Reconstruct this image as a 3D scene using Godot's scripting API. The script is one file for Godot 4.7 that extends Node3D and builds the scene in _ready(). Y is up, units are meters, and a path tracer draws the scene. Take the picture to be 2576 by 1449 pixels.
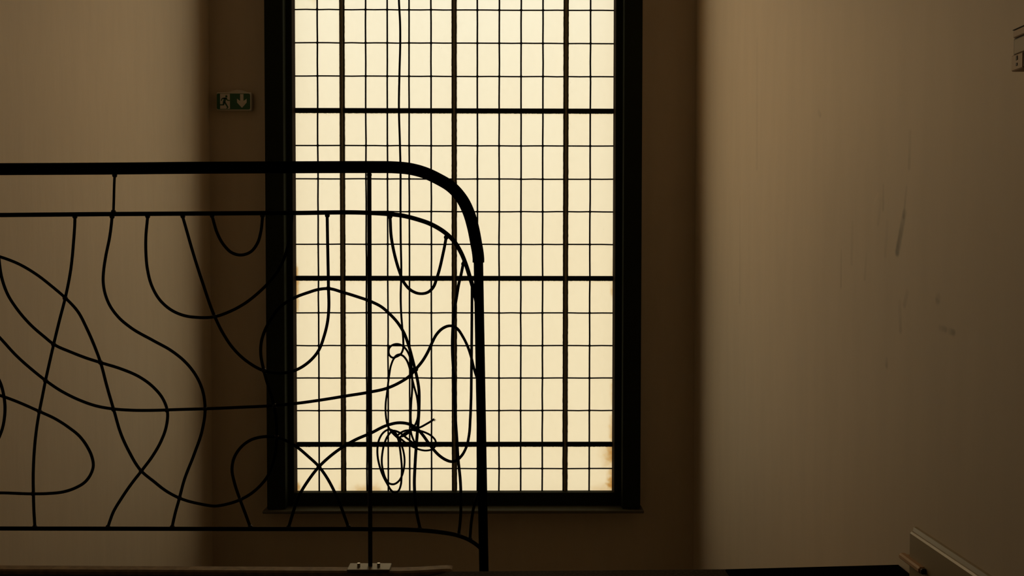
extends Node3D
# A stair landing in front of a tall leaded window: iron railing, tied-up cable, exit sign.
# Units are metres; the landing floor lies at y = 0, the window wall at z = -WZ.

const IMG := Vector2(2576.0, 1449.0)
const FOCAL := 2600.0
const EYE := Vector3(0.0, 0.78, 0.0)
const WZ := 5.37       # room face of the window wall
const CASING := 5.284  # front of the window casing
const JAMB := 5.36     # front of the inner jamb and the bottom rail
const GLASS := 5.41    # middle of the glass
const RAIL := 2.525    # distance of the railing
const CURB := 0.012    # height of the stone curb above the floor

var cam: Camera3D
var look: Basis
var M := {}
var XL := 0.0
var XR := 0.0
var turn_from := Vector2.ZERO
var turn_size := Vector2.ZERO
var rng := RandomNumberGenerator.new()


# ---------------------------------------------------------------- measuring
func ray(px: float, py: float) -> Vector3:
	return look * Vector3((px - IMG.x / 2) / FOCAL, (IMG.y / 2 - py) / FOCAL, -1.0)

func at(px: float, py: float, d: float) -> Vector3:
	var r := ray(px, py)
	return EYE + r * (d / -r.z)

func on_level(px: float, py: float, y: float) -> Vector3:
	var r := ray(px, py)
	return EYE + r * ((y - EYE.y) / r.y)

func on_side(px: float, py: float, x: float) -> Vector3:
	var r := ray(px, py)
	return EYE + r * ((x - EYE.x) / r.x)

# the railing's plan: a straight run that ends in a quarter turn away from the landing
func plan(s: float) -> Vector2:
	if s <= 0.0:
		return Vector2(turn_from.x + s, turn_from.y - s * 0.022)
	var a := minf(s, PI / 2)
	return turn_from + Vector2(turn_size.x * sin(a), turn_size.y * (1.0 - cos(a)))

func on_rail(px: float, py: float, nearer := 0.0) -> Vector3:
	var r := ray(px, py)
	var u := r.x / -r.z
	var lo := -1.6
	var hi := PI / 2
	for i in 40:
		var s := (lo + hi) / 2
		var p := plan(s)
		if p.x < u * p.y:
			lo = s
		else:
			hi = s
	return at(px, py, plan((lo + hi) / 2).y - nearer)


# ---------------------------------------------------------------- shapes
func begin() -> SurfaceTool:
	var st := SurfaceTool.new()
	st.begin(Mesh.PRIMITIVE_TRIANGLES)
	return st

func tri(st: SurfaceTool, a: Vector3, b: Vector3, c: Vector3, out: Vector3) -> void:
	var n := (c - a).cross(b - a)
	if n.length_squared() < 1e-18:
		return
	n = n.normalized()
	var order := [a, b, c]
	if n.dot(out) < 0.0:
		n = -n
		order = [a, c, b]
	for v in order:
		st.set_normal(n)
		st.set_uv(Vector2(-v.z, -v.y))
		st.add_vertex(v)

func quad(st: SurfaceTool, a: Vector3, b: Vector3, c: Vector3, d: Vector3, out: Vector3) -> void:
	tri(st, a, b, c, out)
	tri(st, a, c, d, out)

# box between two corners with chamfered edges; x turns it about its centre
func bx(st: SurfaceTool, p: Vector3, q: Vector3, bevel := 0.0, turned := Basis()) -> void:
	var c := (p + q) / 2
	var h := (q - p).abs() / 2
	var b := minf(bevel, minf(h.x, minf(h.y, h.z)) * 0.95)
	var v := func(s: Vector3, axis: int) -> Vector3:
		var e := h - Vector3(b, b, b)
		e[axis] = h[axis]
		return c + turned * (e * s)
	for axis in 3:
		var o := (axis + 1) % 3
		var w := (axis + 2) % 3
		for side in [-1.0, 1.0]:
			var s := Vector3.ZERO
			s[axis] = side
			var out: Vector3 = turned * s
			var k := []
			for t in [[-1.0, -1.0], [1.0, -1.0], [1.0, 1.0], [-1.0, 1.0]]:
				s[o] = t[0]
				s[w] = t[1]
				k.append(v.call(s, axis))
			quad(st, k[0], k[1], k[2], k[3], out)
			if b > 0.0:
				for side2 in [-1.0, 1.0]:
					var e1 := Vector3.ZERO
					e1[axis] = side
					e1[o] = side2
					var lo := e1
					var hi := e1
					lo[w] = -1.0
					hi[w] = 1.0
					quad(st, v.call(lo, axis), v.call(hi, axis), v.call(hi, o), v.call(lo, o), turned * e1)
	if b > 0.0:
		for sx in [-1.0, 1.0]:
			for sy in [-1.0, 1.0]:
				for sz in [-1.0, 1.0]:
					var s3 := Vector3(sx, sy, sz)
					tri(st, v.call(s3, 0), v.call(s3, 1), v.call(s3, 2), turned * s3)

# round bar along points; wide and high are its half sizes
func tube(st: SurfaceTool, pts: PackedVector3Array, wide: float, high := -1.0, sides := 10, taper := PackedFloat32Array()) -> void:
	if high < 0.0:
		high = wide
	var n := pts.size()
	var rings := []
	var up := Vector3.UP
	for i in n:
		var t := (pts[mini(i + 1, n - 1)] - pts[maxi(i - 1, 0)]).normalized()
		if i == 0 and absf(t.dot(up)) > 0.9:
			up = Vector3.BACK
		up = (up - t * up.dot(t)).normalized()
		var side := t.cross(up)
		var k := taper[i] if taper.size() else 1.0
		var ring := []
		for j in sides:
			var a := TAU * j / sides
			var d := side * cos(a) * wide + up * sin(a) * high
			ring.append([pts[i] + d * k, (side * cos(a) / wide + up * sin(a) / high).normalized()])
		rings.append(ring)
	for i in n - 1:
		for j in sides:
			var j2 := (j + 1) % sides
			for c in [[i, j], [i + 1, j], [i + 1, j2], [i, j], [i + 1, j2], [i, j2]]:
				var e: Array = rings[c[0]][c[1]]
				st.set_normal(e[1])
				st.set_uv(Vector2(float(c[0]), float(c[1]) / sides))
				st.add_vertex(e[0])
	for i in [0, n - 1]:
		var out := pts[0] - pts[1] if i == 0 else pts[n - 1] - pts[n - 2]
		for j in sides:
			tri(st, pts[i], rings[i][j][0], rings[i][(j + 1) % sides][0], out)

# an outline in the x-y plane given a thickness towards +z
func plate(st: SurfaceTool, outline: PackedVector2Array, z: float, thick: float) -> void:
	var tris := Geometry2D.triangulate_polygon(outline)
	for i in range(0, tris.size(), 3):
		var k := []
		for j in 3:
			var p := outline[tris[i + j]]
			k.append(Vector3(p.x, p.y, z + thick))
		tri(st, k[0], k[1], k[2], Vector3.BACK)
	var mid := Vector2.ZERO
	for p in outline:
		mid += p / outline.size()
	var turn := 1.0 if Geometry2D.is_polygon_clockwise(outline) else -1.0
	for i in outline.size():
		var a := outline[i]
		var b := outline[(i + 1) % outline.size()]
		var e := (b - a).orthogonal() * -turn
		quad(st, Vector3(a.x, a.y, z), Vector3(b.x, b.y, z), Vector3(b.x, b.y, z + thick), Vector3(a.x, a.y, z + thick), Vector3(e.x, e.y, 0))

# smooth line through measured points
func smooth(p: PackedVector2Array, step := 7.0) -> PackedVector2Array:
	var out := PackedVector2Array()
	for i in p.size() - 1:
		var before := p[maxi(i - 1, 0)]
		var after := p[mini(i + 2, p.size() - 1)]
		var n := maxi(1, ceili(p[i].distance_to(p[i + 1]) / step))
		for k in n:
			out.append(p[i].cubic_interpolate_in_time(p[i + 1], before, after, float(k) / n, p[i].distance_to(p[i + 1]), -p[i].distance_to(before), p[i].distance_to(after)) if before != p[i] and after != p[i + 1] else p[i].cubic_interpolate(p[i + 1], before, after, float(k) / n))
	out.append(p[p.size() - 1])
	return out

func line(flat: Array) -> PackedVector2Array:
	var out := PackedVector2Array()
	for i in range(0, flat.size(), 2):
		out.append(Vector2(flat[i], flat[i + 1]))
	return out

func obj(called: String, st: SurfaceTool, m: Material, parent: Node3D = self) -> MeshInstance3D:
	return put(called, st.commit(), m, parent)

func put(called: String, mesh: Mesh, m: Material, parent: Node3D = self) -> MeshInstance3D:
	var o := MeshInstance3D.new()
	o.name = called
	o.mesh = mesh
	o.material_override = m
	parent.add_child(o, true)
	if parent != self and parent.has_meta("base"):
		o.position = -parent.get_meta("base")
	return o

# a thing whose parts are modelled in the room's coordinates
func thing(called: String, base: Vector3, label: String, category: String) -> Node3D:
	var o := Node3D.new()
	o.name = called
	o.position = base
	o.set_meta("base", base)
	add_child(o, true)
	if label:
		tag(o, label, category)
	return o

func tag(o: Node3D, label: String, category: String) -> void:
	o.set_meta("label", label)
	o.set_meta("category", category)

func structure(o: Node3D, label: String, category: String) -> Node3D:
	o.set_meta("kind", "structure")
	tag(o, label, category)
	return o


# ---------------------------------------------------------------- materials
func lin(r: float, g: float, b: float) -> Color:
	return Color(r, g, b).linear_to_srgb()

func mat(called: String, c: Color, rough := 0.7, metal := 0.0) -> StandardMaterial3D:
	var m := StandardMaterial3D.new()
	m.resource_name = called
	m.albedo_color = c
	m.roughness = rough
	m.metallic = metal
	m.metallic_specular = 0.4
	M[called] = m
	return m

func noise_texture(freq: float, lo: float, hi: float, seed_value: int, size := 512) -> NoiseTexture2D:
	var n := FastNoiseLite.new()
	n.seed = seed_value
	n.frequency = freq
	n.fractal_octaves = 4
	var g := Gradient.new()
	g.set_color(0, Color(lo, lo, lo))
	g.set_color(1, Color(hi, hi, hi))
	var t := NoiseTexture2D.new()
	t.width = size
	t.height = size
	t.seamless = true
	t.noise = n
	t.color_ramp = g
	return t

# painted plaster: faint roller streaks and a fine orange-peel relief
func plaster(called: String, c: Color, seed_value: int) -> StandardMaterial3D:
	var m := mat(called, c, 0.62)
	m.albedo_texture = noise_texture(0.012, 0.97, 1.0, seed_value)
	m.heightmap_enabled = true
	m.heightmap_texture = noise_texture(0.03, 0.0, 1.0, seed_value + 1)
	m.heightmap_scale = 0.05
	m.uv1_triplanar = true
	m.uv1_world_triplanar = true
	m.uv1_scale = Vector3(1.6, 0.35, 1.6)
	return m

func pane_material(called: String, tint: Color, map: Texture2D = null) -> StandardMaterial3D:
	var m := mat(called, Color(tint.r, tint.g, tint.b).linear_to_srgb(), 0.5)
	m.backlight_enabled = true
	m.backlight = Color(0.4, 0.4, 0.4).linear_to_srgb()
	m.emission_enabled = true
	m.emission = Color(GLOW.r * tint.r, GLOW.g * tint.g, GLOW.b * tint.b).linear_to_srgb()
	m.emission_energy_multiplier = 1.0
	if map:
		m.emission_operator = BaseMaterial3D.EMISSION_OP_MULTIPLY
		m.emission_texture = map
		m.albedo_texture = map
	return m

# dirt on old glass: a list of blots [x, y, wide, high, brown amount], speckles everywhere
func dirty_glass(blots: Array, specks: int, seed_value: int) -> ImageTexture:
	var n := 96
	var im := Image.create(n, n, false, Image.FORMAT_RGB8)
	var r := RandomNumberGenerator.new()
	r.seed = seed_value
	var f := FastNoiseLite.new()
	f.seed = seed_value
	f.frequency = 0.04
	for y in n:
		for x in n:
			var c := Color(1, 1, 1) * (0.985 + 0.015 * f.get_noise_2d(x, y))
			for b in blots:
				var d := Vector2((float(x) / n - b[0]) / b[2], (float(y) / n - b[1]) / b[3]).length()
				d += f.get_noise_2d(x * 0.8 + 50.0, y * 0.8) * 0.3
				var k: float = smoothstep(1.1, 0.1, d) * b[4] * 0.75
				c = c.lerp(Color(0.70, 0.50, 0.22), k)
			im.set_pixel(x, y, c)
	for i in specks:
		var p := Vector2i(r.randi_range(2, n - 4), r.randi_range(2, n - 4))
		var dark := r.randf_range(0.8, 0.95)
		for dx in 2:
			for dy in r.randi_range(1, 3):
				im.set_pixel(p.x + dx, p.y + dy, im.get_pixel(p.x + dx, p.y + dy) * Color(dark, dark, dark * 0.97))
	return ImageTexture.create_from_image(im)

const DAYLIGHT := Color(1.0, 0.805, 0.53)   # linear 1, .61, .24
const TIER := [0.05, 0.07, 0.06, 0.04]
const BEAM := [0.48, 0.22, 0.70]
const GLOW := Color(0.985, 0.80, 0.475)


func _ready() -> void:
	rng.seed = 11
	# ---- camera
	cam = Camera3D.new()
	cam.name = "camera"
	cam.fov = rad_to_deg(2.0 * atan(IMG.y / 2.0 / FOCAL))
	cam.position = EYE
	cam.rotation_degrees = Vector3(-1.75, -0.55, 0.06)
	cam.near = 0.02
	cam.far = 100.0
	add_child(cam)
	look = cam.basis
	cam.current = true
	# ---- sky (overcast) and exposure
	var sky_material := ProceduralSkyMaterial.new()
	sky_material.sky_top_color = Color(0.74, 0.92, 1.0)
	sky_material.sky_horizon_color = Color(0.75, 0.92, 1.0)
	sky_material.ground_bottom_color = Color(0.5, 0.47, 0.42)
	sky_material.ground_horizon_color = Color(0.6, 0.58, 0.54)
	sky_material.energy_multiplier = 5.0
	var env := Environment.new()
	env.background_mode = Environment.BG_SKY
	env.sky = Sky.new()
	env.sky.sky_material = sky_material
	env.tonemap_mode = Environment.TONE_MAPPER_LINEAR
	env.tonemap_exposure = 1.0
	env.sdfgi_enabled = true
	env.ssao_enabled = true
	env.ssil_enabled = true
	var world := WorldEnvironment.new()
	world.name = "world_environment"
	world.environment = env
	add_child(world)
	# ---- daylight that the frosted window lets in
	var g0 := at(742, 100, GLASS)
	var g1 := at(1544, 100, GLASS)
	var top := at(1142, -561, GLASS).y
	var bottom := at(1142, 1234, GLASS).y
	# one light for each tier of glazing, the lower tiers shaded by the courtyard
	var tiers := [1234, 700, 279, -141, -561]
	for i in 4:
		var y0 := at(1142, tiers[i], GLASS).y
		var y1 := at(1142, tiers[i + 1], GLASS).y
		var daylight := AreaLight3D.new()
		daylight.name = "window_daylight"
		daylight.area_size = Vector2(g1.x - g0.x, y1 - y0)
		daylight.position = Vector3((g0.x + g1.x) / 2, (y0 + y1) / 2, -5.378)
		daylight.rotation_degrees = Vector3(0, 180, 0)
		daylight.light_color = DAYLIGHT
		daylight.light_energy = TIER[i]
		daylight.area_range = 30.0
		daylight.area_attenuation = 2.0
		daylight.shadow_enabled = true
		add_child(daylight, true)
	# the share of the light that the old glass lets pass forward without scattering it
	for i in 3:
		var beam := SpotLight3D.new()
		beam.name = "window_beam"
		beam.position = Vector3((g0.x + g1.x) / 2, (top + bottom) / 2 + 0.3, -5.1)
		beam.rotation_degrees = Vector3([6.0, 8.0, 8.0][i], [180.0, 180.0 - 55.0, 180.0 + 55.0][i], 0)
		beam.light_color = DAYLIGHT
		beam.light_energy = BEAM[i]
		beam.light_size = 0.35
		beam.spot_angle = [80.0, 64.0, 64.0][i]
		beam.spot_angle_attenuation = 1.0
		beam.spot_range = 30.0
		beam.spot_attenuation = 2.0
		beam.shadow_enabled = true
		add_child(beam, true)

	XL = at(530, 700, WZ).x
	XR = at(1748, 700, WZ).x
	turn_from = Vector2(at(945, 700, RAIL).x, RAIL)
	var last := at(1205, 700, RAIL + 0.28)
	turn_size = Vector2(last.x - turn_from.x, 0.28)

	materials()
	room()
	window()
	railing()
	cable()
	exit_sign()
	switch_box()
	small_things()


func materials() -> void:
	plaster("plaster", lin(0.57, 0.48, 0.37), 3)
	plaster("ceiling_paint", lin(0.5, 0.45, 0.38), 9)
	var side := mat("side_plaster", lin(0.57, 0.48, 0.37), 0.62)
	side.albedo_texture = wall_marks()
	side.texture_repeat = false
	side.uv1_scale = Vector3(1.0 / 4.2, 1.0 / 3.4, 1)
	side.uv1_offset = Vector3(-1.6 / 4.2, 2.2 / 3.4, 0)
	mat("window_paint", lin(0.014, 0.017, 0.010), 0.6).metallic_specular = 0.1
	mat("bead_paint", lin(0.03, 0.018, 0.012), 0.7).metallic_specular = 0.15
	mat("sill_paint", lin(0.07, 0.066, 0.042), 0.3).metallic_specular = 0.55
	mat("mullion_paint", lin(0.30, 0.25, 0.16), 0.5)
	mat("lead", lin(0.06, 0.048, 0.02), 0.6, 0.2)
	mat("iron", lin(0.008, 0.008, 0.006), 0.6)
	mat("post_iron", lin(0.012, 0.010, 0.008), 0.45)
	mat("rope", lin(0.012, 0.008, 0.006), 0.8)
	mat("frayed", lin(0.10, 0.085, 0.05), 0.9)
	var stone := mat("stone", lin(0.36, 0.26, 0.155), 0.75)
	stone.albedo_texture = noise_texture(0.02, 0.75, 1.0, 21)
	stone.uv1_triplanar = true
	stone.uv1_scale = Vector3(3, 3, 3)
	var floor_wood := mat("floor_wood", lin(0.075, 0.052, 0.03), 0.8)
	floor_wood.metallic_specular = 0.12
	floor_wood.albedo_texture = noise_texture(0.05, 0.5, 1.0, 22)
	floor_wood.uv1_triplanar = true
	floor_wood.uv1_scale = Vector3(4, 4, 4)
	mat("black_rubber", lin(0.004, 0.004, 0.003), 1.0).metallic_specular = 0.02
	mat("plate_steel", lin(0.22, 0.20, 0.16), 0.55, 0.4)
	mat("bolt_steel", lin(0.5, 0.48, 0.42), 0.35, 0.8)
	mat("baseboard_paint", lin(0.30, 0.24, 0.15), 0.35)
	mat("peg_wood", lin(0.40, 0.24, 0.12), 0.6)
	mat("sign_white", lin(0.62, 0.58, 0.52), 0.5)
	mat("sign_green", lin(0.03, 0.11, 0.05), 0.5)
	mat("box_beige", lin(0.42, 0.30, 0.21), 0.6)
	mat("box_grey", lin(0.38, 0.32, 0.24), 0.6)
	mat("dark_plastic", lin(0.015, 0.011, 0.008), 0.6)
	mat("courtyard_plaster", lin(0.3, 0.22, 0.13), 0.9)


# scuffs, drips and scratches on the right-hand wall, laid out over the wall in metres
func wall_marks() -> ImageTexture:
	var n := 1024
	var im := Image.create(n, n, false, Image.FORMAT_RGB8)
	var f := FastNoiseLite.new()
	f.seed = 5
	f.frequency = 0.02
	for y in n:
		for x in n:
			var edge := minf(minf(x, n - 1 - x), minf(y, n - 1 - y))
			var v := 0.985 + 0.02 * f.get_noise_2d(x * 1.6, y * 0.22) * minf(1.0, edge / 60.0)
			im.set_pixel(x, y, Color(v, v, v))
	var strokes := [
		[2276, 535, 2258, 633, 0.030, 0.42], [2281, 470, 2274, 545, 0.010, 0.16], [2223, 465, 2222, 525, 0.012, 0.12], [2217, 500, 2210, 560, 0.02, 0.06],
		[2117, 630, 2116, 720, 0.012, 0.12], [2232, 560, 2228, 640, 0.02, 0.06], [2283, 735, 2276, 765, 0.022, 0.12], [2264, 760, 2266, 830, 0.02, 0.10],
		[2366, 823, 2380, 827, 0.016, 0.16], [2390, 831, 2400, 835, 0.018, 0.22], [2361, 747, 2360, 752, 0.03, 0.14], [2290, 330, 2288, 420, 0.016, 0.10],
		[2060, 280, 2064, 288, 0.02, 0.12], [2231, 905, 2231, 918, 0.02, 0.14], [2145, 560, 2143, 660, 0.02, 0.07], [1862, 500, 1861, 760, 0.03, 0.06],
		[2209, 488, 2201, 506, 0.007, -0.30], [1905, 100, 1904, 420, 0.04, 0.05], [2180, 640, 2176, 700, 0.015, 0.07],
	]
	for s in strokes:
		var a := on_side(s[0], s[1], XR)
		var b := on_side(s[2], s[3], XR)
		var p := Vector2((-a.z - 1.6) / 4.2, (2.2 - a.y) / 3.4) * n
		var q := Vector2((-b.z - 1.6) / 4.2, (2.2 - b.y) / 3.4) * n
		var w: float = s[4] / 4.2 * n / 2 + 1.0
		for y in range(int(minf(p.y, q.y) - w), int(maxf(p.y, q.y) + w) + 1):
			for x in range(int(minf(p.x, q.x) - w), int(maxf(p.x, q.x) + w) + 1):
				if x < 0 or y < 0 or x >= n or y >= n:
					continue
				var here := Vector2(x, y)
				var near := Geometry2D.get_closest_point_to_segment(here, p, q)
				var along := near.distance_to(p) / maxf(p.distance_to(q), 1.0)
				var k: float = s[5] * smoothstep(w, w * 0.3, here.distance_to(near)) * (0.45 + 0.55 * along) * (0.8 + 0.4 * f.get_noise_2d(x * 9.0, y * 3.0))
				im.set_pixel(x, y, im.get_pixel(x, y) * (1.0 - k))
	return ImageTexture.create_from_image(im)


# ---------------------------------------------------------------- the room
func room() -> void:
	var wall_top := 4.1
	var low := -1.9
	var back := 3.4
	var l := at(690, 700, WZ).x
	var r := at(1590, 700, WZ).x
	var b := at(1142, 1262, WZ).y
	var t := at(1142, -590, WZ).y
	var st := begin()
	bx(st, Vector3(XL - 0.3, low, -WZ - 0.35), Vector3(l, wall_top, -WZ))
	bx(st, Vector3(r, low, -WZ - 0.35), Vector3(XR + 0.3, wall_top, -WZ))
	bx(st, Vector3(l, low, -WZ - 0.35), Vector3(r, b, -WZ))
	bx(st, Vector3(l, t, -WZ - 0.35), Vector3(r, wall_top, -WZ))
	structure(obj("wall_back", st, M.plaster), "shaded plaster wall around the tall leaded window", "wall")
	st = begin()
	bx(st, Vector3(XL - 0.3, low, -WZ), Vector3(XL, wall_top, back))
	structure(obj("wall_left", st, M.plaster), "cream plaster wall left of the window, behind the railing", "wall")
	st = begin()
	bx(st, Vector3(XR, low, -WZ), Vector3(XR + 0.3, wall_top, back))
	structure(obj("wall_right", st, M.side_plaster), "cream plaster wall right of the window with scuff marks", "wall")
	st = begin()
	bx(st, Vector3(XL - 0.3, low, back), Vector3(XR + 0.3, wall_top, back + 0.3))
	structure(obj("wall_front", st, M.plaster), "plain plaster wall at the back of the landing", "wall")
	st = begin()
	bx(st, Vector3(XL - 0.3, wall_top, -WZ - 0.35), Vector3(XR + 0.3, wall_top + 0.3, back + 0.3))
	structure(obj("ceiling", st, M.ceiling_paint), "plain pale ceiling high above the stairwell", "ceiling")
	# the landing: a slab whose far edge runs a little askew
	var e0 := on_level(-40, 1437, 0.0)
	var e1 := on_level(1130, 1438, 0.0)
	var e2 := on_level(1825, 1432, 0.0)
	var e3 := Vector3(XR, 0, on_level(2262, 1421, 0.0).z)
	st = begin()
	var rim := [Vector3(XL, 0, e0.z), e1, e2, e3]
	var down := Vector3(0, -0.2, 0)
	for i in 3:
		var p: Vector3 = rim[i]
		var q: Vector3 = rim[i + 1]
		var pb := Vector3(p.x, 0, back)
		var qb := Vector3(q.x, 0, back)
		quad(st, p, q, qb, pb, Vector3.UP)
		quad(st, p + down, q + down, qb + down, pb + down, Vector3.DOWN)
		quad(st, p, q, q + down, p + down, Vector3.FORWARD)
	structure(obj("floor", st, M.floor_wood), "dark landing floor along the bottom edge", "floor")
	# below: the half landing, and the flight that goes down to it behind the newel
	st = begin()
	bx(st, Vector3(XL - 0.3, low - 0.2, -WZ - 0.35), Vector3(XR + 0.3, -1.5, back + 0.3))
	structure(obj("floor", st, M.floor_wood), "dark half landing floor below the tall window", "floor")
	var flight := thing("stair_flight", Vector3(0.4, -1.5, -3.6), "", "")
	structure(flight, "stone stair flight going down from the landing to the window", "stairs")
	for k in 8:
		st = begin()
		var z := minf(e1.z, e3.z) - 0.02 - 0.25 * k
		bx(st, Vector3(-0.28, -1.5, z - 0.25), Vector3(XR, -0.1667 * (k + 1), z), 0.008)
		obj("step", st, M.stone, flight)
	# the curb of pale stone that carries the railing; it bends away and down with the turn
	var edge := PackedVector3Array()
	for i in 12:
		var x := lerpf(XL + 0.01, turn_from.x + 0.06, i / 11.0)
		edge.append(Vector3(x, 0, -RAIL + 0.022 * (x - turn_from.x) + 0.004))
	for i in 10:
		var a := (i + 1) / 10.0
		edge.append(Vector3(turn_from.x + 0.06 + 0.125 * sin(a * PI / 2), -0.02 * a * a * a, -RAIL + 0.004 - 0.07 * (1.0 - cos(a * PI / 2))))
	st = begin()
	for i in edge.size() - 1:
		var profile := [Vector2(0.02, -0.03), Vector2(0.02, CURB - 0.004), Vector2(0.016, CURB), Vector2(-0.014, CURB), Vector2(-0.018, CURB - 0.004), Vector2(-0.018, -0.03)]
		for k in profile.size() - 1:
			var k0: Vector2 = profile[k]
			var k1: Vector2 = profile[k + 1]
			var o0 := Vector3(0, k0.y, k0.x)
			var o1 := Vector3(0, k1.y, k1.x)
			var out := Vector3(0, (k0.y + k1.y) / 2 + 0.01, (k0.x + k1.x) / 2)
			quad(st, edge[i] + o0, edge[i + 1] + o0, edge[i + 1] + o1, edge[i] + o1, out)
	structure(obj("trim_1", st, M.stone), "pale stone curb strip under the railing", "curb")
	# skirting on the right-hand wall
	var s0 := on_side(2289, 1337, XR - 0.016)
	st = begin()
	var h := s0.y
	var pr := [Vector2(XR, 0.0), Vector2(XR - 0.016, 0.0), Vector2(XR - 0.016, h - 0.004), Vector2(XR - 0.012, h), Vector2(XR - 0.009, h + 0.001), Vector2(XR - 0.0068, h + 0.011), Vector2(XR, h + 0.0118)]
	for i in pr.size() - 1:
		var c0: Vector2 = pr[i]
		var c1: Vector2 = pr[i + 1]
		quad(st, Vector3(c0.x, c0.y, s0.z), Vector3(c1.x, c1.y, s0.z), Vector3(c1.x, c1.y, back), Vector3(c0.x, c0.y, back), Vector3(-1, 1, 0) if i > 0 else Vector3.DOWN)
		tri(st, Vector3(XR, 0, s0.z), Vector3(c0.x, c0.y, s0.z), Vector3(c1.x, c1.y, s0.z), Vector3.FORWARD)
	structure(obj("baseboard_right", st, M.baseboard_paint), "painted baseboard at the foot of the right wall", "baseboard")
	# across the courtyard: what the lower panes face instead of the sky
	st = begin()
	bx(st, Vector3(-9, -4, -7.8), Vector3(9, 3.2, -7.5))
	structure(obj("wall_courtyard", st, M.courtyard_plaster), "courtyard wall outside, opposite the window", "wall")
	st = begin()
	bx(st, Vector3(-9, -4.2, -7.5), Vector3(9, -4, -WZ - 0.36))
	structure(obj("floor", st, M.courtyard_plaster), "courtyard paving outside, below the window", "ground")


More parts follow.
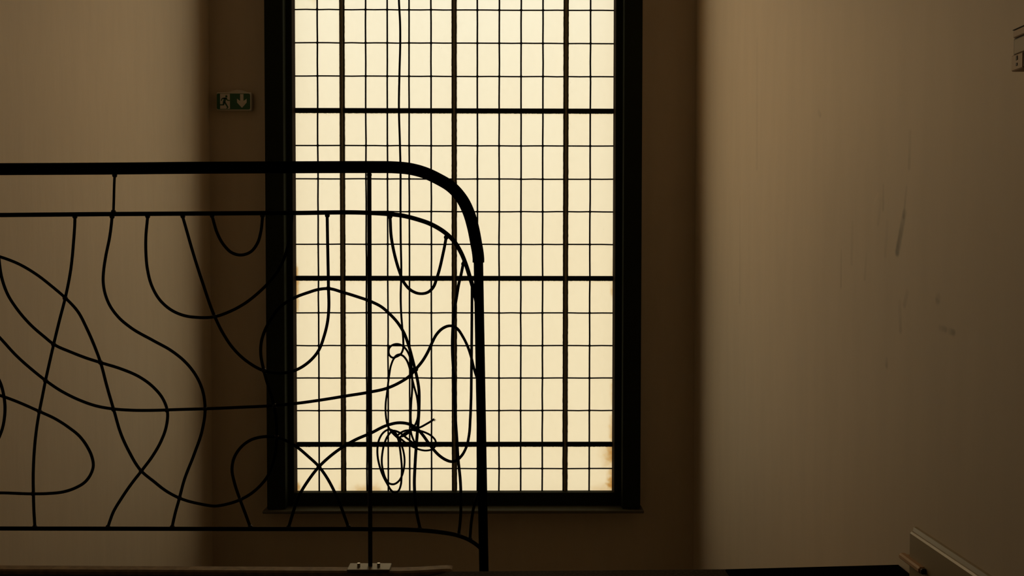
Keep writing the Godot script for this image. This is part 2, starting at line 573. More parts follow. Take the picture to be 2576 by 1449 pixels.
# ---------------------------------------------------------------- the window
func window() -> void:
	var xs := []
	for px in [742, 798.5, 860.5, 920, 974.3, 1029, 1084.5, 1142.5, 1201, 1256, 1311, 1366, 1424, 1485.5, 1544]:
		xs.append(at(px, 100, GLASS).x)
	var ys := []
	for py in [-141, -60, 25.5, 109, 192.5, 279, 367, 450.5, 532.5, 614.8, 699.7, 787, 869.3, 950.8, 1032.5, 1117, 1178.5, 1234]:
		ys.append(at(1142, py, GLASS).y)
	var top := at(1142, -561, GLASS).y
	var x0: float = xs[0]
	var x1: float = xs[14]
	var y1: float = ys[17]
	var sill_y := at(1140, 1272, JAMB).y
	var w := thing("window_1", Vector3((x0 + x1) / 2, sill_y, -WZ), "", "")
	structure(w, "tall leaded window of frosted panes in a dark painted frame", "window")
	# casing, jambs, rails, beads, sill
	var cl := at(664, 20, CASING).x
	var cli := at(711, 20, CASING).x
	var cr := at(1617, 20, CASING).x
	var cri := at(1571, 20, CASING).x
	var ct := top + 0.16
	var st := begin()
	bx(st, Vector3(cl, sill_y, -WZ + 0.0), Vector3(cli, ct, -CASING), 0.004)
	obj("casing", st, M.window_paint, w)
	st = begin()
	bx(st, Vector3(cri, sill_y, -WZ + 0.0), Vector3(cr, ct, -CASING), 0.004)
	obj("casing", st, M.window_paint, w)
	st = begin()
	bx(st, Vector3(cl, ct, -WZ), Vector3(cr, ct + 0.1, -CASING), 0.004)
	obj("casing", st, M.window_paint, w)
	var jl := at(734, 100, JAMB).x
	var jr := at(1549.5, 100, JAMB).x
	for s in [[cli - 0.03, jl], [jr, cri + 0.03]]:
		st = begin()
		bx(st, Vector3(s[0], sill_y, -WZ - 0.12), Vector3(s[1], ct, -JAMB), 0.003)
		obj("jamb", st, M.window_paint, w)
	var rail_top := at(1142, 1239.5, JAMB).y
	st = begin()
	bx(st, Vector3(jl - 0.005, sill_y - 0.01, -WZ - 0.12), Vector3(jr + 0.005, rail_top, -JAMB), 0.003)
	obj("bottom_rail", st, M.window_paint, w)
	st = begin()
	bx(st, Vector3(jl - 0.005, top, -WZ - 0.12), Vector3(jr + 0.005, ct, -JAMB), 0.003)
	obj("top_rail", st, M.window_paint, w)
	# glazing beads between jamb and glass
	for s in [[jl, x0 + 0.001, 1.0], [jr, x1 - 0.001, -1.0]]:
		st = begin()
		var a0 := Vector3(s[0], rail_top, -JAMB - 0.006)
		var a1 := Vector3(s[1], rail_top, -GLASS + 0.012)
		var a2 := Vector3(s[1], rail_top, -GLASS)
		var a3 := Vector3(s[0], rail_top, -GLASS)
		var rise := Vector3(0, top - rail_top, 0)
		quad(st, a0, a1, a1 + rise, a0 + rise, Vector3(s[2], 0, 0.5))
		quad(st, a1, a2, a2 + rise, a1 + rise, Vector3(s[2], 0, 0))
		quad(st, a0, a3, a3 + rise, a0 + rise, Vector3(-s[2], 0, 0))
		quad(st, a2, a3, a3 + rise, a2 + rise, Vector3(0, 0, -1))
		quad(st, a0, a1, a2, a3, Vector3.DOWN)
		obj("glazing_bead", st, M.bead_paint, w)
	st = begin()
	bx(st, Vector3(x0, rail_top - 0.002, -GLASS - 0.01), Vector3(x1, y1 - 0.003, -GLASS + 0.008), 0.002)
	obj("glazing_bead", st, M.bead_paint, w)
	st = begin()
	var sl := at(660, 1284, 5.255).x
	var sr := at(1620, 1284, 5.255).x
	bx(st, Vector3(sl, sill_y - 0.0165, -WZ), Vector3(sr, sill_y, -5.255), 0.003)
	bx(st, Vector3(cli, sill_y - 0.0165, -WZ - 0.1), Vector3(cri, sill_y - 0.001, -WZ + 0.01), 0.001)
	obj("sill", st, M.sill_paint, w)
	# panes: three general sheets of old glass and a few stained ones
	var general := []
	for k in 4:
		var warm: float = [0.0, 0.02, 0.035, 0.01][k]
		general.append(pane_material("frosted_glass", Color(0.985 - warm * 0.3, 0.985 - warm * 0.6, 0.985 - warm), dirty_glass([], [1, 3, 5, 2][k], 40 + k)))
	var stained := {
		"13,16": pane_material("stained_glass", Color(0.98, 0.96, 0.93), dirty_glass([[1.02, 0.7, 0.36, 0.42, 0.9], [1.03, 0.2, 0.3, 0.9, 0.6], [0.6, 1.0, 0.7, 0.4, 0.25]], 3, 60)),
		"13,15": pane_material("stained_glass", Color(0.98, 0.96, 0.93), dirty_glass([[1.05, 0.35, 0.38, 0.8, 0.85], [0.9, 0.5, 0.6, 0.8, 0.25]], 2, 61)),
		"13,14": pane_material("stained_glass", Color(0.98, 0.965, 0.94), dirty_glass([[1.1, 0.6, 0.3, 0.8, 0.7]], 2, 62)),
		"13,13": pane_material("stained_glass", Color(0.98, 0.97, 0.95), dirty_glass([[1.1, 0.4, 0.25, 0.8, 0.5]], 2, 63)),
		"13,9": pane_material("stained_glass", Color(0.98, 0.97, 0.95), dirty_glass([[1.08, 0.8, 0.2, 0.5, 0.4]], 2, 64)),
		"13,10": pane_material("stained_glass", Color(0.98, 0.97, 0.95), dirty_glass([[1.06, 0.25, 0.2, 0.5, 0.6]], 2, 64)),
		"0,9": pane_material("stained_glass", Color(0.98, 0.97, 0.95), dirty_glass([[-0.02, 0.9, 0.16, 0.4, 0.85]], 9, 65)),
		"0,10": pane_material("stained_glass", Color(0.98, 0.97, 0.95), dirty_glass([[-0.02, 0.2, 0.2, 0.5, 0.8], [0.02, 0.8, 0.14, 0.3, 0.5]], 14, 66)),
		"0,16": pane_material("stained_glass", Color(0.98, 0.96, 0.92), dirty_glass([[-0.02, 0.9, 0.25, 0.4, 0.8]], 3, 67)),
		"2,16": pane_material("stained_glass", Color(0.98, 0.96, 0.92), dirty_glass([[0.75, 1.05, 0.6, 0.4, 0.45]], 3, 68)),
		"3,16": pane_material("stained_glass", Color(0.98, 0.96, 0.92), dirty_glass([[0.3, 1.05, 0.6, 0.45, 0.4]], 3, 69)),
		"1,16": pane_material("stained_glass", Color(0.98, 0.96, 0.92), dirty_glass([[0.98, 0.85, 0.25, 0.35, 0.4]], 3, 70)),
		"0,1": pane_material("stained_glass", Color(0.97, 0.97, 0.94), dirty_glass([[0.85, 0.55, 0.25, 0.5, 0.15]], 60, 71)),
	}
	for row in 17:
		for col in 14:
			var key := "%d,%d" % [col, row]
			var m: Material = stained[key] if stained.has(key) else general[rng.randi_range(0, 3)]
			pane(w, xs[col], xs[col + 1], ys[row], ys[row + 1], m, 0.0015)
	for bay in [[0, 2], [2, 7], [7, 12], [12, 14]]:
		pane(w, xs[bay[0]], xs[bay[1]], top, ys[0], general[0], 0.0)
	# lead cames, upright and across
	for col in [1, 3, 4, 5, 6, 8, 9, 10, 11, 13]:
		var p := PackedVector3Array()
		for k in 29:
			p.append(Vector3(xs[col] + rng.randf_range(-0.0008, 0.0008), lerpf(y1, ys[0], k / 28.0), -GLASS + 0.004))
		st = begin()
		tube(st, p, 0.0043, 0.006, 8)
		obj("came", st, M.lead, w)
	for row in [1, 2, 3, 4, 6, 7, 8, 9, 11, 12, 13, 14, 16]:
		var p := PackedVector3Array()
		for k in 29:
			var s: float = lerpf(x0, x1, k / 28.0)
			p.append(Vector3(s, ys[row] + rng.randf_range(-0.0008, 0.0008), -GLASS + 0.004))
		st = begin()
		tube(st, p, 0.006, 0.0036, 8)
		obj("came", st, M.lead, w)
	# solder where they cross
	st = begin()
	for col in range(1, 14):
		for row in range(1, 17):
			var c := Vector3(xs[col], ys[row], -GLASS + 0.009)
			var s := 0.0072 if not col in [2, 7, 12] else 0.011
			var n := 8
			for k in n:
				var a := TAU * k / n
				var b2 := TAU * (k + 1) / n
				var pa := c + Vector3(cos(a) * s * 1.1, sin(a) * s, -0.004)
				var pb := c + Vector3(cos(b2) * s * 1.1, sin(b2) * s, -0.004)
				tri(st, c, pa, pb, Vector3.BACK)
	obj("solder", st, M.lead, w).set_meta("kind", "stuff")
	# steel mullions with a raised web, and the saddle bars across
	for col in [2, 7, 12]:
		var x: float = xs[col]
		st = begin()
		bx(st, Vector3(x - 0.0135, y1, -GLASS - 0.006), Vector3(x + 0.0135, top, -GLASS + 0.009), 0.002)
		var mullion := obj("mullion", st, M.lead, w)
		for k in [-0.0024, 0.0028]:
			st = begin()
			bx(st, Vector3(x + k - 0.0017, y1, -GLASS + 0.005), Vector3(x + k + 0.0017, top, -GLASS + 0.019), 0.0008)
			obj("fillet", st, M.mullion_paint, mullion)
		# ragged putty along both sides
		st = begin()
		for side in [-1.0, 1.0]:
			var p := PackedVector3Array()
			for k in 220:
				p.append(Vector3(x + side * (0.0115 + rng.randf_range(-0.0004, 0.0012)), lerpf(y1, ys[0], k / 219.0), -GLASS + 0.003))
			tube(st, p, 0.0022, 0.0022, 5)
		obj("putty", st, M.lead, w)
	for row in [0, 5, 10, 15]:
		var y: float = ys[row]
		st = begin()
		bx(st, Vector3(x0, y - 0.0122, -GLASS - 0.006), Vector3(x1, y + 0.0122, -GLASS + 0.014), 0.003)
		var p := PackedVector3Array()
		for k in 300:
			p.append(Vector3(lerpf(x0, x1, k / 299.0), y - 0.0118 - rng.randf_range(0.0, 0.0014), -GLASS + 0.004))
		tube(st, p, 0.002, 0.0018, 5)
		obj("saddle_bar", st, M.window_paint, w)

func pane(w: Node3D, xa: float, xb: float, ya: float, yb: float, m: Material, tilt: float) -> void:
	var st := begin()
	var t := Vector2(rng.randf_range(-tilt, tilt), rng.randf_range(-tilt, tilt))
	var front := []
	var back := []
	for k in [[xa, ya, 0.0, 0.0], [xb, ya, 1.0, 0.0], [xb, yb, 1.0, 1.0], [xa, yb, 0.0, 1.0]]:
		var z: float = -GLASS + (k[2] - 0.5) * t.x + (k[3] - 0.5) * t.y
		front.append([Vector3(k[0], k[1], z), Vector2(k[2], k[3])])
		back.append([Vector3(k[0], k[1], z - 0.003), Vector2(k[2], k[3])])
	for i in [0, 1, 2, 0, 2, 3]:
		st.set_normal(Vector3.BACK)
		st.set_uv(front[i][1])
		st.add_vertex(front[i][0])
	obj("pane", st, m, w)


# ---------------------------------------------------------------- the railing
func rail_points(flat: Array, nearer := 0.0) -> PackedVector3Array:
	var out := PackedVector3Array()
	for p in smooth(line(flat)):
		out.append(on_rail(p.x, p.y, nearer))
	return out

func railing() -> void:
	var foot := on_rail(929.5, 1436)
	foot.y = CURB
	var r := thing("railing", foot, "black wrought iron railing with looping scroll bars, standing before the window and the left wall", "railing")
	var st := begin()
	tube(st, rail_points([-272, 426.5, -120, 426, 0, 425.5, 290, 424, 500, 422, 700, 421, 900, 420.3, 945, 420.3, 985, 420.7, 1031, 424.7, 1064, 433, 1101, 449.5, 1137, 472, 1161, 499, 1179, 534.6, 1190, 572, 1197.8, 612, 1203, 645, 1203.5, 660]), 0.0168, 0.0147, 16)
	obj("handrail", st, M.iron, r)
	st = begin()
	tube(st, rail_points([-272, 542.5, -120, 542, 0, 541, 286, 538.5, 480, 537.3, 742, 535.8, 931, 535.6, 978, 538.5, 1009, 542, 1048.7, 551.5, 1084, 564, 1123.8, 588.7, 1141.5, 606, 1159, 634, 1173, 668, 1182, 697, 1190, 724, 1197, 752, 1204, 786], 0.006), 0.0058, 0.0056, 10)
	obj("mid_rail", st, M.iron, r)
	st = begin()
	tube(st, rail_points([-272, 1328.5, -120, 1329, 0, 1329.5, 286, 1330, 700, 1331, 930, 1331.3, 1048, 1333.5, 1104.5, 1338.6, 1152.5, 1347.6, 1186, 1361.8, 1209, 1380, 1220, 1396], 0.006), 0.0054, 0.0051, 10)
	obj("bottom_rail", st, M.iron, r)
	# newel: from the end of the bend down to the first step below the landing
	st = begin()
	var head := on_rail(1203.3, 648)
	var low := on_rail(1217.4, 1440)
	var end := head + (low - head) * ((-0.1667 - head.y) / (low.y - head.y))
	tube(st, PackedVector3Array([head, head.lerp(end, 0.5), end]), 0.0128, 0.0128, 16)
	obj("newel_post", st, M.iron, r)
	# the square post on its plate
	var p0 := on_rail(928.8, 425)
	var p1 := on_rail(931.5, 1437)
	p1.y = CURB + 0.006
	st = begin()
	var lean := Basis(Vector3.UP, deg_to_rad(10))
	var c := (p0 + p1) / 2
	var half := (p0.y - p1.y) / 2
	var tilt := Basis(Vector3.BACK, -atan2(p1.x - p0.x, p0.y - p1.y) * -1.0)
	bx(st, c - Vector3(0.0052, half, 0.0045), c + Vector3(0.0052, half, 0.0045), 0.001, tilt * lean)
	obj("post", st, M.post_iron, r)
	var b := on_rail(930, 1436)
	st = begin()
	bx(st, Vector3(b.x - 0.052, CURB, b.z - 0.024), Vector3(b.x + 0.052, CURB + 0.006, b.z + 0.03), 0.0012)
	var bp := obj("base_plate", st, M.plate_steel, r)
	bp.set_meta("label", "grey steel plate")
	for s in [-0.026, 0.023]:
		var bolt := CylinderMesh.new()
		bolt.top_radius = 0.0042
		bolt.bottom_radius = 0.0042
		bolt.height = 0.009
		bolt.radial_segments = 6
		bolt.rings = 1
		var o := put("bolt", bolt, M.bolt_steel, bp)
		o.position = Vector3(b.x + s, CURB + 0.0105, b.z + 0.006)
	st = begin()
	tube(st, rail_points([289.5, 428, 288.4, 443, 285.5, 529, 285, 540]), 0.0033, 0.0033, 8)
	obj("spindle", st, M.iron, r)
	# the scroll bars, each bent from one rod
	var scrolls := [
		[188.5, 541, 188, 565, 185, 609, 178, 678, 164, 750, 149, 808, 135, 866, 124.5, 912, 114.5, 957, 106, 1000, 99, 1035, 91, 1086, 86, 1138, 83.5, 1209, 84, 1242, 85, 1280, 88, 1330],
		[282, 540, 281, 555, 276, 595, 266, 645, 261, 678, 259.5, 708, 265, 741, 276, 768, 298, 798, 331, 825.6, 386, 857, 430.6, 882, 466.5, 911, 491, 941.5, 508, 977, 516, 1030, 508, 1085, 488, 1144, 463, 1209, 451.6, 1252, 440, 1294, 432, 1330],
		[372, 540, 370.5, 555, 367, 595, 367, 634, 371, 678, 382, 719.5, 405, 758, 431, 780, 463.7, 794, 497, 798.5, 541, 796.6, 574, 785.5, 615.5, 763.5, 646, 740, 676, 711, 699, 682, 715, 649, 725.7, 612, 732, 572.5, 734.5, 538],
		[458, 540, 463, 557, 486, 637, 511, 715, 539.6, 795, 560, 836.6, 588, 878, 624, 911, 662.4, 932, 694.6, 938.5, 719.4, 937.5, 744, 931, 774.6, 912.5, 799.5, 885, 816, 843.5, 824.5, 806, 827, 779, 826.3, 722, 824, 600, 823, 537],
		[532.5, 538, 536, 552, 548, 590, 566, 620, 585, 636.7, 607, 641.5, 632, 632.5, 647, 613, 657, 579, 661, 538],
		[1057, 1331, 1048, 1288, 1044, 1252, 1042.4, 1209, 1043.6, 1180, 1045.5, 1145, 1048, 1112, 1050.5, 1080, 1053, 1050, 1054.4, 1013, 1053.5, 977, 1049, 950, 1044, 929, 1036.7, 900, 1027.7, 868, 1014.5, 834, 999, 810, 980, 789.5, 959.7, 772, 936, 759.7, 899, 746.5, 863, 735.5, 826, 726, 802, 728, 775, 736, 744, 747.5, 719.5, 761, 698.8, 778, 685, 798, 669.7, 824, 658, 858, 656, 890, 663, 929, 678, 981.5, 689, 1019, 694.6, 1056, 696, 1097, 693.5, 1135, 685, 1170, 672.7, 1199, 653, 1223.5, 627.5, 1244.6, 604.5, 1257, 572, 1268, 538, 1273, 508, 1268.6, 451.6, 1253, 417.7, 1235, 386.7, 1211, 355.6, 1185, 324.6, 1136, 305, 1093.6, 287, 1034, 269, 972, 252.6, 911, 237.4, 870, 218, 825.6, 196, 784, 166, 751, 132.5, 722, 94, 692, 47, 664, 0, 646, -60, 632, -120, 612, -165, 580, -178, 540],
		[-150, 541, -140, 640, -110, 725, -60, 790, 0, 850, 41, 894.6, 83, 932, 114.5, 957, 154.6, 984, 198.7, 1006, 243, 1021.5, 284, 1028.6, 331, 1032, 386, 1032.3, 441.6, 1030.5, 516, 1028.4, 607, 1024.5, 671, 1021.5, 747, 1014.6, 816, 1005, 871, 996, 928, 986.8, 976, 975.8, 1006, 962, 1029, 947, 1045.7, 929, 1063.6, 907, 1076, 886, 1087, 862, 1099.5, 839.5, 1114, 825.8, 1130, 819.7, 1140, 820.5, 1150, 826.7, 1164, 846.4, 1175, 868, 1184, 893, 1191, 922, 1200, 950, 1206, 964],
		[-12, 541, -8, 600, -3, 650, 5.5, 703, 19, 740, 44, 779, 80, 820, 110, 846, 135, 866, 179, 886, 215, 900, 252.6, 912, 303.6, 927.7, 350.5, 948, 386.4, 974.6, 409, 1002, 421, 1034, 418, 1074, 406, 1108, 384, 1147, 355.6, 1185, 330, 1218, 305, 1254.5, 285, 1288, 270, 1330],
		[-228, 1330, -232, 1200, -205, 1060, -140, 985, -70, 980, 0, 995, 36, 1007.7, 69, 1021.5, 100, 1035.5, 138, 1053, 171, 1074, 201.5, 1099, 219, 1123, 231.4, 1150, 234.8, 1170, 228.6, 1192.4, 214.5, 1212, 189, 1227.7, 158, 1237.6, 121, 1241.5, 83, 1242.3, 0, 1240, -60, 1242, -120, 1262, -160, 1295, -172, 1330],
		[-80, 541, -82, 660, -74, 790, -56, 870, -30, 920, 0, 961, 8, 988, 12.4, 1019, 11, 1052, 5.5, 1079.5, -4, 1104, -36, 1155, -66, 1210, -86, 1270, -92, 1330],
		[631, 1330, 618, 1294, 604, 1257, 590, 1215, 583.7, 1181, 588.5, 1153, 604, 1127.5, 629.4, 1107.7, 662, 1098.8, 695, 1100, 720.6, 1109, 749, 1126, 774, 1147, 802.5, 1174, 822, 1201, 839, 1232, 853, 1263, 867, 1299.7, 878, 1331],
		[725, 1331, 737.6, 1288, 754.5, 1243, 777, 1206.5, 802.5, 1174, 828, 1150, 862, 1124.7, 895.6, 1105.5, 932, 1090, 974.7, 1069.6, 1006, 1063.5, 1032, 1068, 1051, 1080, 1061, 1091, 1077, 1113, 1090.6, 1131, 1107, 1147.5, 1124, 1158, 1135, 1161.3, 1147, 1159, 1160, 1148, 1173, 1125, 1180, 1094.5, 1183, 1053, 1184.5, 1020, 1186, 918, 1187, 807, 1187.5, 722],
		[980.5, 539, 981.5, 552, 983.6, 590, 992, 638, 1004.6, 682, 1017, 712, 1035, 731, 1056.6, 738.7, 1076, 735.5, 1089, 724, 1099, 699, 1115, 636, 1123, 594],
		[1167, 655, 1160, 690, 1154.5, 713, 1148.5, 748, 1143, 782, 1139.5, 820, 1138, 880, 1140.5, 930, 1143, 973, 1146, 1056, 1149, 1100, 1152.5, 1155, 1158, 1209, 1159.5, 1262, 1158, 1308, 1153.5, 1347],
		[1182, 1358, 1186, 1311, 1194, 1268, 1203, 1243, 1213, 1223],
	]
	for s in scrolls:
		st = begin()
		tube(st, rail_points(s, 0.004), 0.0038, 0.0038, 8)
		obj("scroll_bar", st, M.iron, r)
	# welds where rods cross or meet the rails
	var bead := SphereMesh.new()
	bead.radius = 0.0062
	bead.height = 0.0124
	bead.radial_segments = 12
	bead.rings = 6
	for p in [[188.5, 545], [282, 545], [371.5, 544], [460, 544], [534, 543], [660.5, 543], [823.5, 542], [285.5, 533], [288.6, 441], [929, 440], [929.4, 536], [930.5, 1331], [981, 545], [1122.5, 597], [1166, 664],
		[164, 750], [135, 866], [114.5, 957], [99.5, 1035], [252.6, 911.5], [286, 1030], [420.5, 1032], [516, 1028.5], [540, 796], [355.6, 1185], [451.6, 1252.5], [604.5, 1257], [83.5, 1242], [826, 725.5], [802.5, 1174],
		[664, 932], [690.5, 1021], [695.5, 1099], [929.5, 757], [930, 987], [930.5, 1089], [87.5, 1326], [271.5, 1326], [433.5, 1326], [629.5, 1326], [726.5, 1326], [876.5, 1326], [1056, 1330], [1154, 1345], [1182.5, 1356], [1046, 929]]:
		var o := put("weld", bead, M.iron, r)
		o.position += on_rail(p[0], p[1], 0.004)


# ---------------------------------------------------------------- the cable hanging in the stairwell
func strand(flat: Array, d: float, depth: float) -> PackedVector3Array:
	var out := PackedVector3Array()
	var p := smooth(line(flat), 5.0)
	for i in p.size():
		var t := float(i) / (p.size() - 1)
		out.append(at(p[i].x, p[i].y, d + depth * sin(t * TAU)))
	return out

func cable() -> void:
	var d := RAIL + 0.2
	var base := at(993, 1240, d)
	var k := thing("cable", base, "thin dark cable hanging before the window, its slack tied in loops with frayed end", "cable")
	var rad := 0.0028
	var st := begin()
	tube(st, strand([1000, -900, 1001, -400, 1003, -60, 1003.5, 0, 1006.5, 60, 1006.8, 110, 1005, 180, 1003.5, 270, 1006, 360, 1007.6, 430, 1007.5, 500, 1008, 600, 1009.5, 690, 1008, 745, 1009, 785, 1012, 825, 1014.5, 858, 1013.5, 880, 1007, 892, 998, 897, 988, 900, 980, 894, 977.5, 884, 981, 873, 990, 867, 1000, 865.5, 1011, 869, 1021, 878, 1029, 892, 1034, 912, 1036, 935, 1037, 975, 1034, 1020, 1033.5, 1060, 1036, 1078], d, 0.004), rad, rad, 8)
	obj("cord", st, M.rope, k)
	var loops := [
		[1002, 892, 1012, 894, 1021, 903, 1029, 921, 1034, 942, 1041, 970, 1049, 1000, 1052, 1030, 1049, 1058, 1041, 1074, 1036, 1080],
		[1000, 893, 991, 902, 984, 918, 979, 945, 974, 985, 970, 1020, 971, 1048, 976, 1072, 983, 1084, 992, 1094, 1001, 1102],
		[1002, 1102, 994, 1088, 978, 1080.5, 964.7, 1088, 954.8, 1103, 950, 1122.7, 949.8, 1146, 954, 1169, 963, 1195.6, 974.7, 1218, 984.6, 1234, 993, 1239.5, 1002, 1235, 1007.8, 1222, 1010, 1202, 1010.8, 1177, 1009, 1152.5, 1006, 1127.7, 1002.5, 1108, 999.5, 1100],
		[998, 1098, 986, 1086, 976, 1096, 968, 1113, 962, 1139, 960.6, 1166, 964, 1186, 971, 1205.5, 981, 1217, 991, 1218, 1003, 1210.5, 1011, 1197, 1016, 1179, 1017.7, 1156, 1015, 1136, 1010, 1119, 1005, 1105, 1000, 1100],
		[996, 1100, 1006, 1090, 1016, 1084.6, 1032.6, 1082, 1052.5, 1083, 1072, 1089, 1087, 1098, 1095.6, 1109, 1095.6, 1121, 1087, 1130, 1072, 1133.5, 1052.5, 1130, 1036, 1122.7, 1019, 1112.8, 1009, 1104.5, 1000, 1098],
		[986, 1083, 996, 1084.5, 1008, 1090, 1023, 1102, 1039, 1114, 1052, 1121],
		[1032.6, 1080, 1036, 1096, 1043, 1113],
	]
	for i in loops.size():
		st = begin()
		tube(st, strand(loops[i], d + 0.004 * (i % 3 - 1), 0.006), rad, rad, 8)
		obj("loop", st, M.rope, k)
	st = begin()
	tube(st, strand([1030, 1083, 1044, 1079, 1057.5, 1074.7, 1072, 1067, 1084, 1060, 1089, 1057], d, 0.0), rad, rad, 8)
	obj("cord_end", st, M.rope, k)
	# knots: a cord wound round itself
	for s in [[990, 900, 1008, 890, 0.0046], [983, 1081, 1000, 1100, 0.0046], [1004, 1101, 1036, 1082, 0.0052], [1036, 1077, 1053, 1081, 0.0072], [1037, 925, 1042, 935, 0.004]]:
		st = begin()
		var p := PackedVector3Array()
		var w := PackedFloat32Array()
		for i in 13:
			var t := i / 12.0
			p.append(at(lerpf(s[0], s[2], t), lerpf(s[1], s[3], t), d - 0.002))
			w.append(0.35 + 0.65 * sin(t * PI) + 0.08 * sin(t * 30.0))
		tube(st, p, s[4], s[4], 10, w)
		obj("knot", st, M.rope, k)
	# the frayed strands at the tip
	st = begin()
	for i in 14:
		var a := rng.randf_range(-1.3, 0.9)
		var l := rng.randf_range(4.0, 9.0)
		var tip := Vector2(1089, 1056.5) + Vector2(cos(a), sin(a) * 0.9) * l
		var z := rng.randf_range(-0.005, 0.005)
		tube(st, PackedVector3Array([at(1088, 1057.5, d), at((1089 + tip.x) / 2 + 0.5, (1056.5 + tip.y) / 2 - 0.7, d + z * 0.4), at(tip.x, tip.y, d + z)]), 0.0005, 0.0005, 4)
	for i in 6:
		var a := rng.randf_range(-2.4, 2.4)
		tube(st, PackedVector3Array([at(1086, 1058.5, d), at(1090 + cos(a) * 3.0, 1056 + sin(a) * 2.5, d + rng.randf_range(-0.003, 0.003))]), 0.0012, 0.0012, 5)
	obj("frayed_tip", st, M.frayed, k).set_meta("label", "pale frayed strands")


# ---------------------------------------------------------------- exit sign beside the window
func rounded(cx: float, cy: float, w: float, h: float, r: float) -> PackedVector2Array:
	var out := PackedVector2Array()
	for q in 4:
		for k in 5:
			var a := PI / 2 * (q + k / 4.0)
			var s := Vector2(1 if q in [0, 3] else -1, 1 if q in [0, 1] else -1)
			out.append(Vector2(cx + s.x * (w / 2 - r) + cos(a) * r, cy + s.y * (h / 2 - r) + sin(a) * r))
	return out

func exit_sign() -> void:
	var f := WZ - 0.038
	var a := at(544.5, 232, f)
	var b := at(632.5, 277.5, f)
	var c := (a + b) / 2
	var w := b.x - a.x
	var h := a.y - b.y
	var s := thing("exit_sign", Vector3(c.x, c.y, -WZ), "green exit sign with running figure and down arrow on wall left of window", "sign")
	var st := begin()
	bx(st, Vector3(a.x, b.y, -WZ), Vector3(b.x, a.y, -f), 0.003)
	obj("housing", st, M.sign_white, s)
	# a shallow clear-white hood arches over the housing
	st = begin()
	var arc := PackedVector2Array()
	for k in 13:
		var t := k / 12.0
		arc.append(Vector2(lerpf(a.x + w * 0.28, a.x + w * 0.93, t), a.y - 0.002 + 0.016 * sin(t * PI)))
	plate(st, arc, -WZ, 0.028)
	obj("hood", st, M.sign_white, s)
	st = begin()
	plate(st, rounded(c.x - w * 0.012, c.y - h * 0.012, w * 0.955, h * 0.88, 0.008), -f, 0.0015)
	obj("face", st, M.sign_green, s)
	var u := func(px: float, py: float) -> Vector2:
		return Vector2(a.x + (px - 445.0) / (1325.0 - 445.0) * w, a.y - (py - 515.0) / (975.0 - 515.0) * h)
	var z := -f + 0.0015
	st = begin()
	var door := PackedVector2Array()
	for p in [[538, 556], [786, 556], [786, 940], [538, 940]]:
		door.append(u.call(p[0], p[1]))
	plate(st, door, z, 0.0006)
	obj("doorway_panel", st, M.sign_white, s)
	st = begin()
	var arrow := PackedVector2Array()
	for p in [[1044, 562], [1128, 562], [1128, 740], [1208, 680], [1208, 778], [1088, 915], [965, 778], [965, 680], [1044, 740]]:
		arrow.append(u.call(p[0], p[1]))
	plate(st, arrow, z, 0.0006)
	obj("arrow", st, M.sign_white, s)
	# running figure: head, trunk, arms and legs laid on the panel
	st = begin()
	var head := PackedVector2Array()
	for k in 14:
		head.append(u.call(697 + 27 * cos(TAU * k / 14), 622 + 30 * sin(TAU * k / 14)))
	plate(st, head, z + 0.0006, 0.0006)
	var limbs := [[[668, 668], [640, 770], 30], [[690, 675], [725, 722], 14], [[725, 722], [778, 728], 13], [[640, 668], [590, 680], 14], [[590, 680], [568, 730], 13], [[630, 770], [625, 835], 20], [[628, 838], [520, 838], 15], [[650, 765], [690, 830], 20], [[690, 830], [735, 905], 18], [[735, 905], [705, 930], 12], [[620, 672], [710, 672], 14]]
	for l in limbs:
		var p := Vector2(l[0][0], l[0][1])
		var q := Vector2(l[1][0], l[1][1])
		var n: Vector2 = (q - p).normalized().orthogonal() * float(l[2])
		var e: Vector2 = (q - p).normalized() * float(l[2]) * 0.6
		var o := PackedVector2Array()
		for v in [p - e * 0.4 + n * 0.8, p - e, p - e * 0.4 - n * 0.8, p - n, q - n, q + e * 0.4 - n * 0.8, q + e, q + e * 0.4 + n * 0.8, q + n, p + n]:
			o.append(u.call(v.x, v.y))
		var hull := Geometry2D.convex_hull(o)
		hull.remove_at(hull.size() - 1)
		plate(st, hull, z + 0.0006, 0.0006)
	obj("running_figure", st, M.sign_green, s)


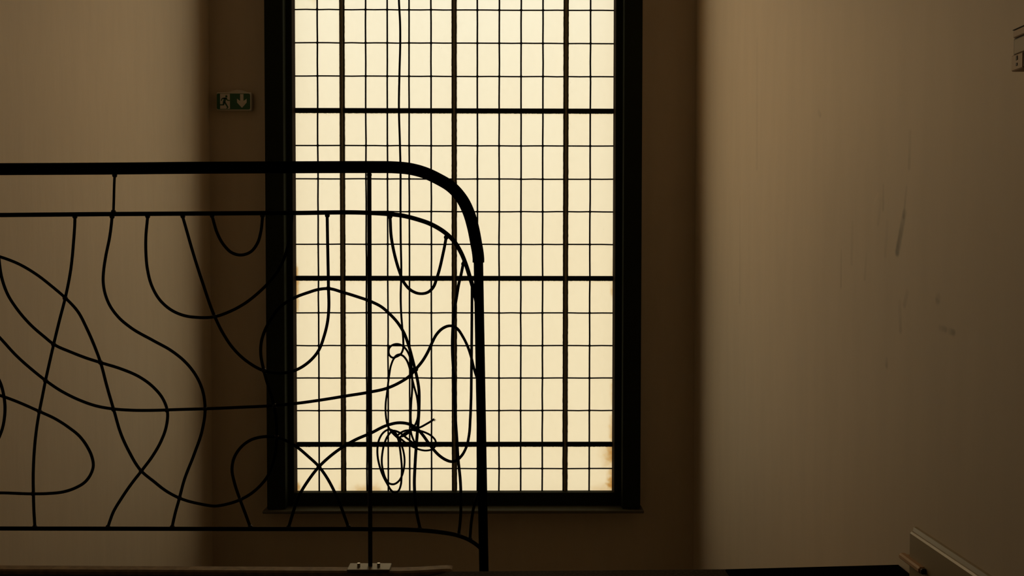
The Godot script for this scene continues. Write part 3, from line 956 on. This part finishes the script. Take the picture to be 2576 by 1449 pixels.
# ---------------------------------------------------------------- switch box high on the right-hand wall
func switch_box() -> void:
	var x := XR - 0.032
	var far := on_side(2543, 181, x)
	var mid := on_side(2543, 141, x).y
	var lid := on_side(2545, 99, x).y
	var top := on_side(2548, 76, x).y
	var z0 := far.z
	var z1 := z0 + 0.085
	var b := thing("switch_box", Vector3(XR, far.y, z0 + 0.04), "beige wall mounted switch box high on the right wall, cut by the frame", "switch box")
	var st := begin()
	bx(st, Vector3(x, far.y, z0), Vector3(XR, mid, z1 - 0.04), 0.002)
	obj("socket_block", st, M.box_beige, b)
	st = begin()
	bx(st, Vector3(x + 0.001, far.y + 0.001, z1 - 0.04), Vector3(XR, mid + 0.003, z1 - 0.03), 0.001)
	obj("gap_strip", st, M.dark_plastic, b)
	st = begin()
	bx(st, Vector3(x + 0.003, mid, z0 + 0.003), Vector3(XR, lid, z1), 0.001)
	obj("back_box", st, M.dark_plastic, b)
	st = begin()
	bx(st, Vector3(x, mid + 0.0005, z0 + 0.0105), Vector3(XR - 0.004, lid - 0.0032, z1 - 0.004), 0.001)
	obj("cover", st, M.box_grey, b)
	st = begin()
	bx(st, Vector3(x + 0.001, lid + 0.001, z0 + 0.003), Vector3(XR, top, z1), 0.002)
	obj("lid", st, M.box_beige, b)
	st = begin()
	bx(st, Vector3(x - 0.0005, top - 0.0005, z0 + 0.004), Vector3(XR, top + 0.0008, z1), 0.0005)
	obj("lid_seam", st, M.dark_plastic, b)
	for s in [[0.74, 0.009], [0.34, 0.006]]:
		st = begin()
		var y := lerpf(far.y, mid, s[0])
		bx(st, Vector3(x - 0.0008, y - s[1] / 2, z0 + 0.019), Vector3(x + 0.004, y + s[1] / 2, z0 + 0.025), 0.0008)
		obj("slot", st, M.dark_plastic, b)


func small_things() -> void:
	# black mat on the landing
	var st := begin()
	var e2 := on_level(1825, 1432, 0.004)
	var e3 := Vector3(XR - 0.004, 0.004, on_level(2260, 1420.5, 0.004).z)
	var near2 := Vector3(e2.x, 0.004, -1.5)
	var near3 := Vector3(XR - 0.02, 0.004, -1.5)
	var down := Vector3(0, -0.004, 0)
	quad(st, e2, e3, near3, near2, Vector3.UP)
	quad(st, e2 + down, e3 + down, near3 + down, near2 + down, Vector3.DOWN)
	quad(st, e2, e3, e3 + down, e2 + down, Vector3.FORWARD)
	quad(st, near2, near3, near3 + down, near2 + down, Vector3.BACK)
	quad(st, e2, near2, near2 + down, e2 + down, Vector3.LEFT)
	quad(st, e3, near3, near3 + down, e3 + down, Vector3.RIGHT)
	tag(obj("floor_mat", st, M.black_rubber), "flat black mat on the landing floor beside the right wall", "mat")
	# wooden peg at the foot of the right wall, just beyond the skirting
	var p := on_side(2266, 1399, XR - 0.024)
	var q := on_side(2318, 1434, XR - 0.024)
	var peg := thing("wooden_peg", Vector3(XR, p.y, (p.z + q.z) / 2), "short worn wooden peg low on the right wall, below the end of the baseboard", "peg")
	st = begin()
	bx(st, Vector3(XR - 0.03, (p.y + q.y) / 2 - 0.0075, p.z), Vector3(XR - 0.012, (p.y + q.y) / 2 + 0.0075, q.z), 0.004)
	bx(st, Vector3(XR - 0.02, (p.y + q.y) / 2 - 0.004, p.z + 0.004), Vector3(XR, (p.y + q.y) / 2 + 0.004, p.z + 0.016), 0.001)
	obj("shaft", st, M.peg_wood, peg)
	st = begin()
	bx(st, Vector3(XR - 0.028, (p.y + q.y) / 2 - 0.0065, q.z), Vector3(XR - 0.014, (p.y + q.y) / 2 + 0.0065, q.z + 0.01), 0.003)
	obj("cap", st, M.dark_plastic, peg)
